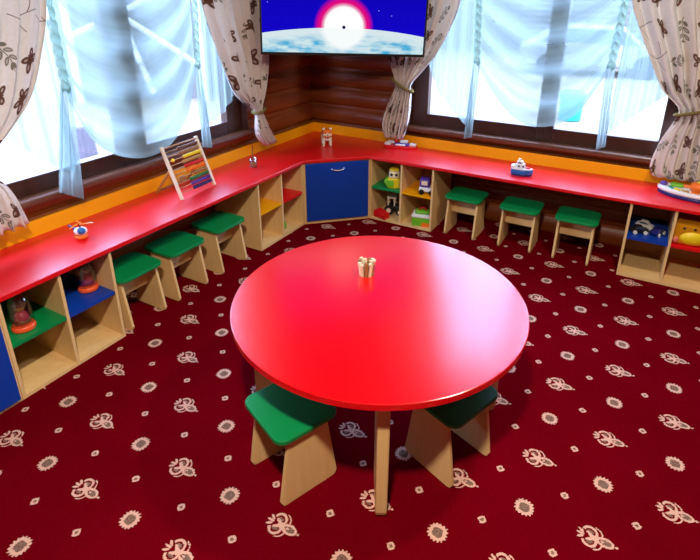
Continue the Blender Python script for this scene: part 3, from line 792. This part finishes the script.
root = thing('activity_toy', 'white curved activity toy with orange knob at worktop end', 'toy', (3.235, -.205, CT), math.radians(-6))
def arc(rx, ry, n=40): return [(rx*math.cos(PI + PI*k/n), ry*math.sin(PI + PI*k/n)) for k in range(n+1)] + [(rx*.9, .07), (-rx*.9, .07)]
bm = new(); prism(bm, arc(.245, .135), 0, .022); obj('base', bm, 'navy', root, bevel=.006)
bm = new(); prism(bm, arc(.250, .130), .0222, .048); obj('panel', bm, 'white', root, bevel=.010, label='white curved panel')
for k, mt in enumerate(('teal', 'tyel', 'gold', 'orange', 'tred', 'gold', 'tyel')):
    a = PI + .55 + .30*k
    bm = new(); box(bm, (0, 0, .051), (.048, .022, .008), TR((.195*math.cos(a), .088*math.sin(a), 0), rz=a+PI/2)); obj('key', bm, mt, root, bevel=.003)
bm = new(); box(bm, (-.135, .020, .058), (.075, .055, .022), TR(rz=.1)); obj('button', bm, 'tgreen', root, bevel=.010, label='green button')
bm = new(); ball(bm, (-.215, .0, .055), (.024, .022, .018)); obj('ball', bm, 'purple', root, smooth=True, label='purple ball')
bm = new(); lathe(bm, [(.0, .048), (.048, .049), (.052, .075), (.046, .098), (.0, .104)], TR((-.010, -.018, 0))); kn = obj('knob', bm, 'orange', root, smooth=True, label='orange round knob')
bm = new(); lathe(bm, [(.0, .104), (.018, .104), (.016, .112), (0, .113)], TR((-.010, -.018, 0))); obj('cap', bm, 'tyel', kn, smooth=True)
bm = new(); box(bm, (-.075, .03, .056), (.06, .04, .016)); box(bm, (.10, .02, .058), (.09, .05, .02)); obj('tray', bm, 'orange', root, bevel=.006)

# domed figures on the left shelves
def dome_toy(label, loc):
    root = thing('domed_toy', label, 'toy', loc, 0, 'clear domed toys')
    bm = new(); lathe(bm, [(0, 0), (.050, 0), (.053, .008), (.050, .024), (.042, .030), (0, .032)]); obj('base', bm, 'dome_base', root, smooth=True, label='orange round base')
    bm = new(); lathe(bm, [(.048, .030), (.049, .08), (.047, .13), (.040, .165), (.024, .184), (.0, .190)], n=24); obj('dome', bm, 'clear', root, smooth=True, label='clear dome')
    bm = new(); lathe(bm, [(0, .033), (.036, .034), (.030, .07), (.018, .095), (.0, .097)]); f = obj('figure', bm, 'dome_pink', root, smooth=True)
    bm = new(); ball(bm, (0, 0, .120), (.024, .024, .026)); obj('head', bm, 'gold', f, smooth=True)
    bm = new(); lathe(bm, [(.030, .128), (.033, .132), (.018, .150), (.012, .166), (0, .168)]); obj('hat', bm, 'bead_brown', f, smooth=True)
    bm = new(); lathe(bm, [(.0, .189), (.012, .190), (.014, .198), (.008, .206), (0, .207)]); obj('cap', bm, 'cream', root, smooth=True)
    return root
j = dome_toy('clear domed toy with orange base on the green shelf', (.385, -3.078, .300))
copy_thing(j, 'clear domed toy with orange base on the blue shelf', (.330, -2.700, .300), .4)

# toys in the corner shelf units
root = thing('toy_robot', 'yellow and green toy figure on the green corner shelf', 'toy', (1.075, -.400, .300), math.radians(20))
bm = new(); prism(bm, rrect(.105, .085, .02), 0, .085); obj('body', bm, 'tyel', root, bevel=.008)
bm = new(); prism(bm, rrect(.09, .075, .03), .0855, .145); obj('head', bm, 'cream', root, bevel=.012)
bm = new(); prism(bm, rrect(.08, .07, .03), .1455, .165); obj('cap', bm, 'tyel', root, bevel=.008)
bm = new(); box2(bm, (-.06, -.055, .02), (.0, -.043, .075)); obj('chest_plate', bm, 'tgreen', root, bevel=.004)
for s in (-1, 1):
    bm = new(); tube(bm, [(s*.052, 0, .08), (s*.07, -.02, .055), (s*.06, -.05, .04)], .013); obj('arm', bm, 'tgreen' if s < 0 else 'gold', root, smooth=True)
    bm = new(); ball(bm, (s*.02, -.038, .12), (.012, .006, .012)); obj('eye', bm, 'black', root)
root = thing('toy_truck', 'purple and white toy truck on the yellow corner shelf', 'toy truck', (1.375, -.395, .300), math.radians(12))
bm = new(); box2(bm, (-.065, -.045, .022), (.065, .045, .058)); obj('chassis', bm, 'white', root, bevel=.008)
bm = new(); box2(bm, (-.06, -.04, .0585), (.02, .04, .13)); obj('cabin', bm, 'purple', root, bevel=.012)
bm = new(); box2(bm, (-.045, -.0425, .08), (.005, -.0402, .115)); obj('cabin_window', bm, 'cream', root)
for x in (-.04, .042):
    for y in (-.046, .046):
        bm = new(); cyl(bm, (0, 0, 0), .022, .018, TR((x, y, .0225), rx=PI/2), 16); obj('wheel', bm, 'black', root)
root = thing('red_toy_box', 'small red toy box on the bottom corner shelf', 'toy', (.985, -.440, .0185), math.radians(-14))
bm = new(); prism(bm, [(-.065, 0), (.065, 0), (.06, .045), (-.035, .07), (-.062, .06)], -.035, .035, Matrix.Rotation(PI/2, 4, 'X')); obj('body', bm, 'tred', root, bevel=.006)
bm = new(); box2(bm, (-.04, -.038, .02), (.045, -.0352, .034)); obj('stripe', bm, 'shelf_red', root)
root = thing('toy_tractor', 'black and cream toy tractor behind the small red box', 'toy', (1.045, -.300, .0185), math.radians(15))
bm = new(); box2(bm, (-.06, -.04, .035), (.06, .04, .08)); obj('body', bm, 'black', root, bevel=.008)
bm = new()
for x in (-.055, .0):
    for y in (-.034, .034): box2(bm, (x-.005, y-.005, .08), (x+.005, y+.005, .15))
box2(bm, (-.065, -.042, .15), (.01, .042, .16)); obj('cab_frame', bm, 'cream', root)
for x, r in ((-.045, .042), (.05, .030)):
    for y in (-.05, .05):
        bm = new(); cyl(bm, (0, 0, 0), r, .02, TR((x, y, r+.001), rx=PI/2), 18); wh = obj('wheel', bm, 'black', root)
        bm = new(); cyl(bm, (0, 0, 0), r*.5, .024, TR((x, y, r+.001), rx=PI/2), 18); obj('hub', bm, 'cream', wh)
root = thing('toy_house', 'lime green toy house with white roof on bottom corner shelf', 'toy', (1.345, -.395, .0185), math.radians(14))
bm = new(); box2(bm, (-.08, -.06, 0), (.08, .06, .075)); obj('walls', bm, 'tgreen', root, bevel=.006)
bm = new(); box2(bm, (-.083, -.065, .0755), (.083, .063, .10)); obj('roof', bm, 'white', root, bevel=.006)
bm = new(); box2(bm, (.0, -.064, .0), (.078, -.0605, .035)); obj('front_panel', bm, 'orange', root)
bm = new(); prism(bm, rrect(.12, .08, .02), .1005, .125); obj('lid', bm, 'tgreen', root, bevel=.01)
bm = new(); tube(bm, [(-.03, 0, .125), (-.02, 0, .145), (.02, 0, .145), (.03, 0, .125)], .007); obj('handle', bm, 'tred', root, smooth=True)
root = thing('toy_figurine', 'little cream and green toy figure on the far left bottom shelf', 'toy', (.385, -1.040, .0185), math.radians(60))
bm = new(); lathe(bm, [(0, 0), (.026, .001), (.028, .02), (.020, .045), (.012, .055), (0, .056)]); obj('body', bm, 'tgreen', root, smooth=True)
bm = new(); ball(bm, (0, 0, .075), (.024, .023, .023)); obj('head', bm, 'cream', root, smooth=True)
bm = new(); lathe(bm, [(.030, .084), (.028, .088), (.020, .10), (0, .106)]); obj('hat', bm, 'gold', root, smooth=True)

def toy_car(label, loc, rz, col):
    root = thing('toy_car', label, 'toy car', loc, rz, 'toy cars on the blue right shelf')
    bm = new(); prism(bm, [(-.055, .012), (.055, .012), (.057, .032), (.03, .038), (.012, .056), (-.025, .057), (-.04, .038), (-.056, .034)], -.024, .024, Matrix.Rotation(PI/2, 4, 'X')); obj('body', bm, col, root, bevel=.004)
    bm = new(); prism(bm, [(.026, .039), (.011, .053), (-.022, .053), (-.034, .039)], -.0245, .0245, Matrix.Rotation(PI/2, 4, 'X')); obj('side_window', bm, 'carglass', root)
    for x in (-.033, .034):
        for y in (-.025, .025):
            bm = new(); cyl(bm, (0, 0, 0), .0135, .010, TR((x, y, .0136), rx=PI/2), 14); obj('wheel', bm, 'white' if y < 0 else 'black', root)
    return root
toy_car('black toy car at the front left of blue shelf', (2.930, -.375, .300), math.radians(20), 'black')
toy_car('white toy car at the back of blue shelf', (2.960, -.270, .300), math.radians(-15), 'white')
toy_car('navy toy car at the right of blue shelf', (3.045, -.345, .300), math.radians(65), 'navy')
root = thing('plush_bag', 'yellow and ochre soft toy bag on the red right shelf', 'soft toy', (3.225, -.375, .300), math.radians(5))
bm = new(); prism(bm, rrect(.205, .125, .035), 0, .150); obj('body', bm, 'plush', root, bevel=.022, seg=4)
bm = new(); ball(bm, (.010, -.050, .052), (.085, .034, .050), n=24); obj('pouch', bm, 'tyel', root, smooth=True, label='yellow front pouch')
for ex in (-.05, .01):
    bm = new(); ball(bm, (ex, -.062, .118), (.009, .006, .009)); obj('eye', bm, 'black', root)
bm = new(); ball(bm, (-.085, -.058, .03), (.018, .014, .024)); obj('paw', bm, 'pink', root, smooth=True)

# ------------------------------------------------------------------ light
W = bpy.data.worlds.new('overcast'); scene.world = W; W.use_nodes = True; nt = W.node_tree
bg = nt.nodes['Background']; bg.inputs[0].default_value = (.54, .73, 1.20, 1); bg.inputs[1].default_value = 23.0
def area(name, loc, rot, sx, sy, power, col=(1, 1, 1), portal=False, shape='RECTANGLE'):
    l = bpy.data.lights.new(name, 'AREA'); l.shape = shape; l.size = sx
    if shape in ('RECTANGLE', 'ELLIPSE'): l.size_y = sy
    l.energy = power; l.color = col
    o = bpy.data.objects.new(name, l); COL.objects.link(o); o.location = loc; o.rotation_euler = rot
    if portal: l.cycles.is_portal = True
    return o
area('sky_portal_left', (-.20, (WL[0]+WL[1])/2, 1.85), (0, -PI/2, 0), 2.25, 2.3, 1, portal=True)
area('sky_portal_right', ((WR[0]+WR[1])/2, .20, 1.85), (-PI/2, 0, 0), 2.1, 2.25, 1, portal=True)
area('ceiling_lamp', (2.6, -4.1, HC-.03), (0, 0, 0), .18, .18, 140, (1, .86, .70), shape='DISK')
area('ceiling_lamp_far', (3.1, -1.9, HC-.03), (0, 0, 0), .18, .18, 50, (1, .86, .70), shape='DISK')

# ------------------------------------------------------------------ camera
cam = bpy.data.cameras.new('camera'); co = bpy.data.objects.new('camera', cam); COL.objects.link(co); scene.camera = co
cam.sensor_fit = 'HORIZONTAL'; cam.sensor_width = 36; cam.lens = 519.597/700*36
cam.shift_x = -(362.04-350)/700; cam.shift_y = (194.329-280)/700
cam.clip_start = .05
yaw, pitch, roll = -.502, -.368, .009
CAMP = dict(yaw=-.50215, pitch=-.3682, roll=.0089)
f = Vector((math.sin(yaw)*math.cos(pitch), math.cos(yaw)*math.cos(pitch), math.sin(pitch)))
r = Vector((math.cos(yaw), -math.sin(yaw), 0)); u = r.cross(f)
r2 = r*math.cos(roll) + u*math.sin(roll); u2 = -r*math.sin(roll) + u*math.cos(roll)
co.matrix_world = Matrix(((r2.x, u2.x, -f.x, 2.822), (r2.y, u2.y, -f.y, -4.141), (r2.z, u2.z, -f.z, 1.819), (0, 0, 0, 1)))

# ------------------------------------------------------------------ view
vs = scene.view_settings; vs.view_transform = 'Standard'; vs.look = 'None'; vs.gamma = 1; vs.use_curve_mapping = False
vs.exposure = -0.25
scene.cycles.use_denoising = True
scene.cycles.max_bounces = 10; scene.cycles.transparent_max_bounces = 16
scene.cycles.sample_clamp_indirect = 6
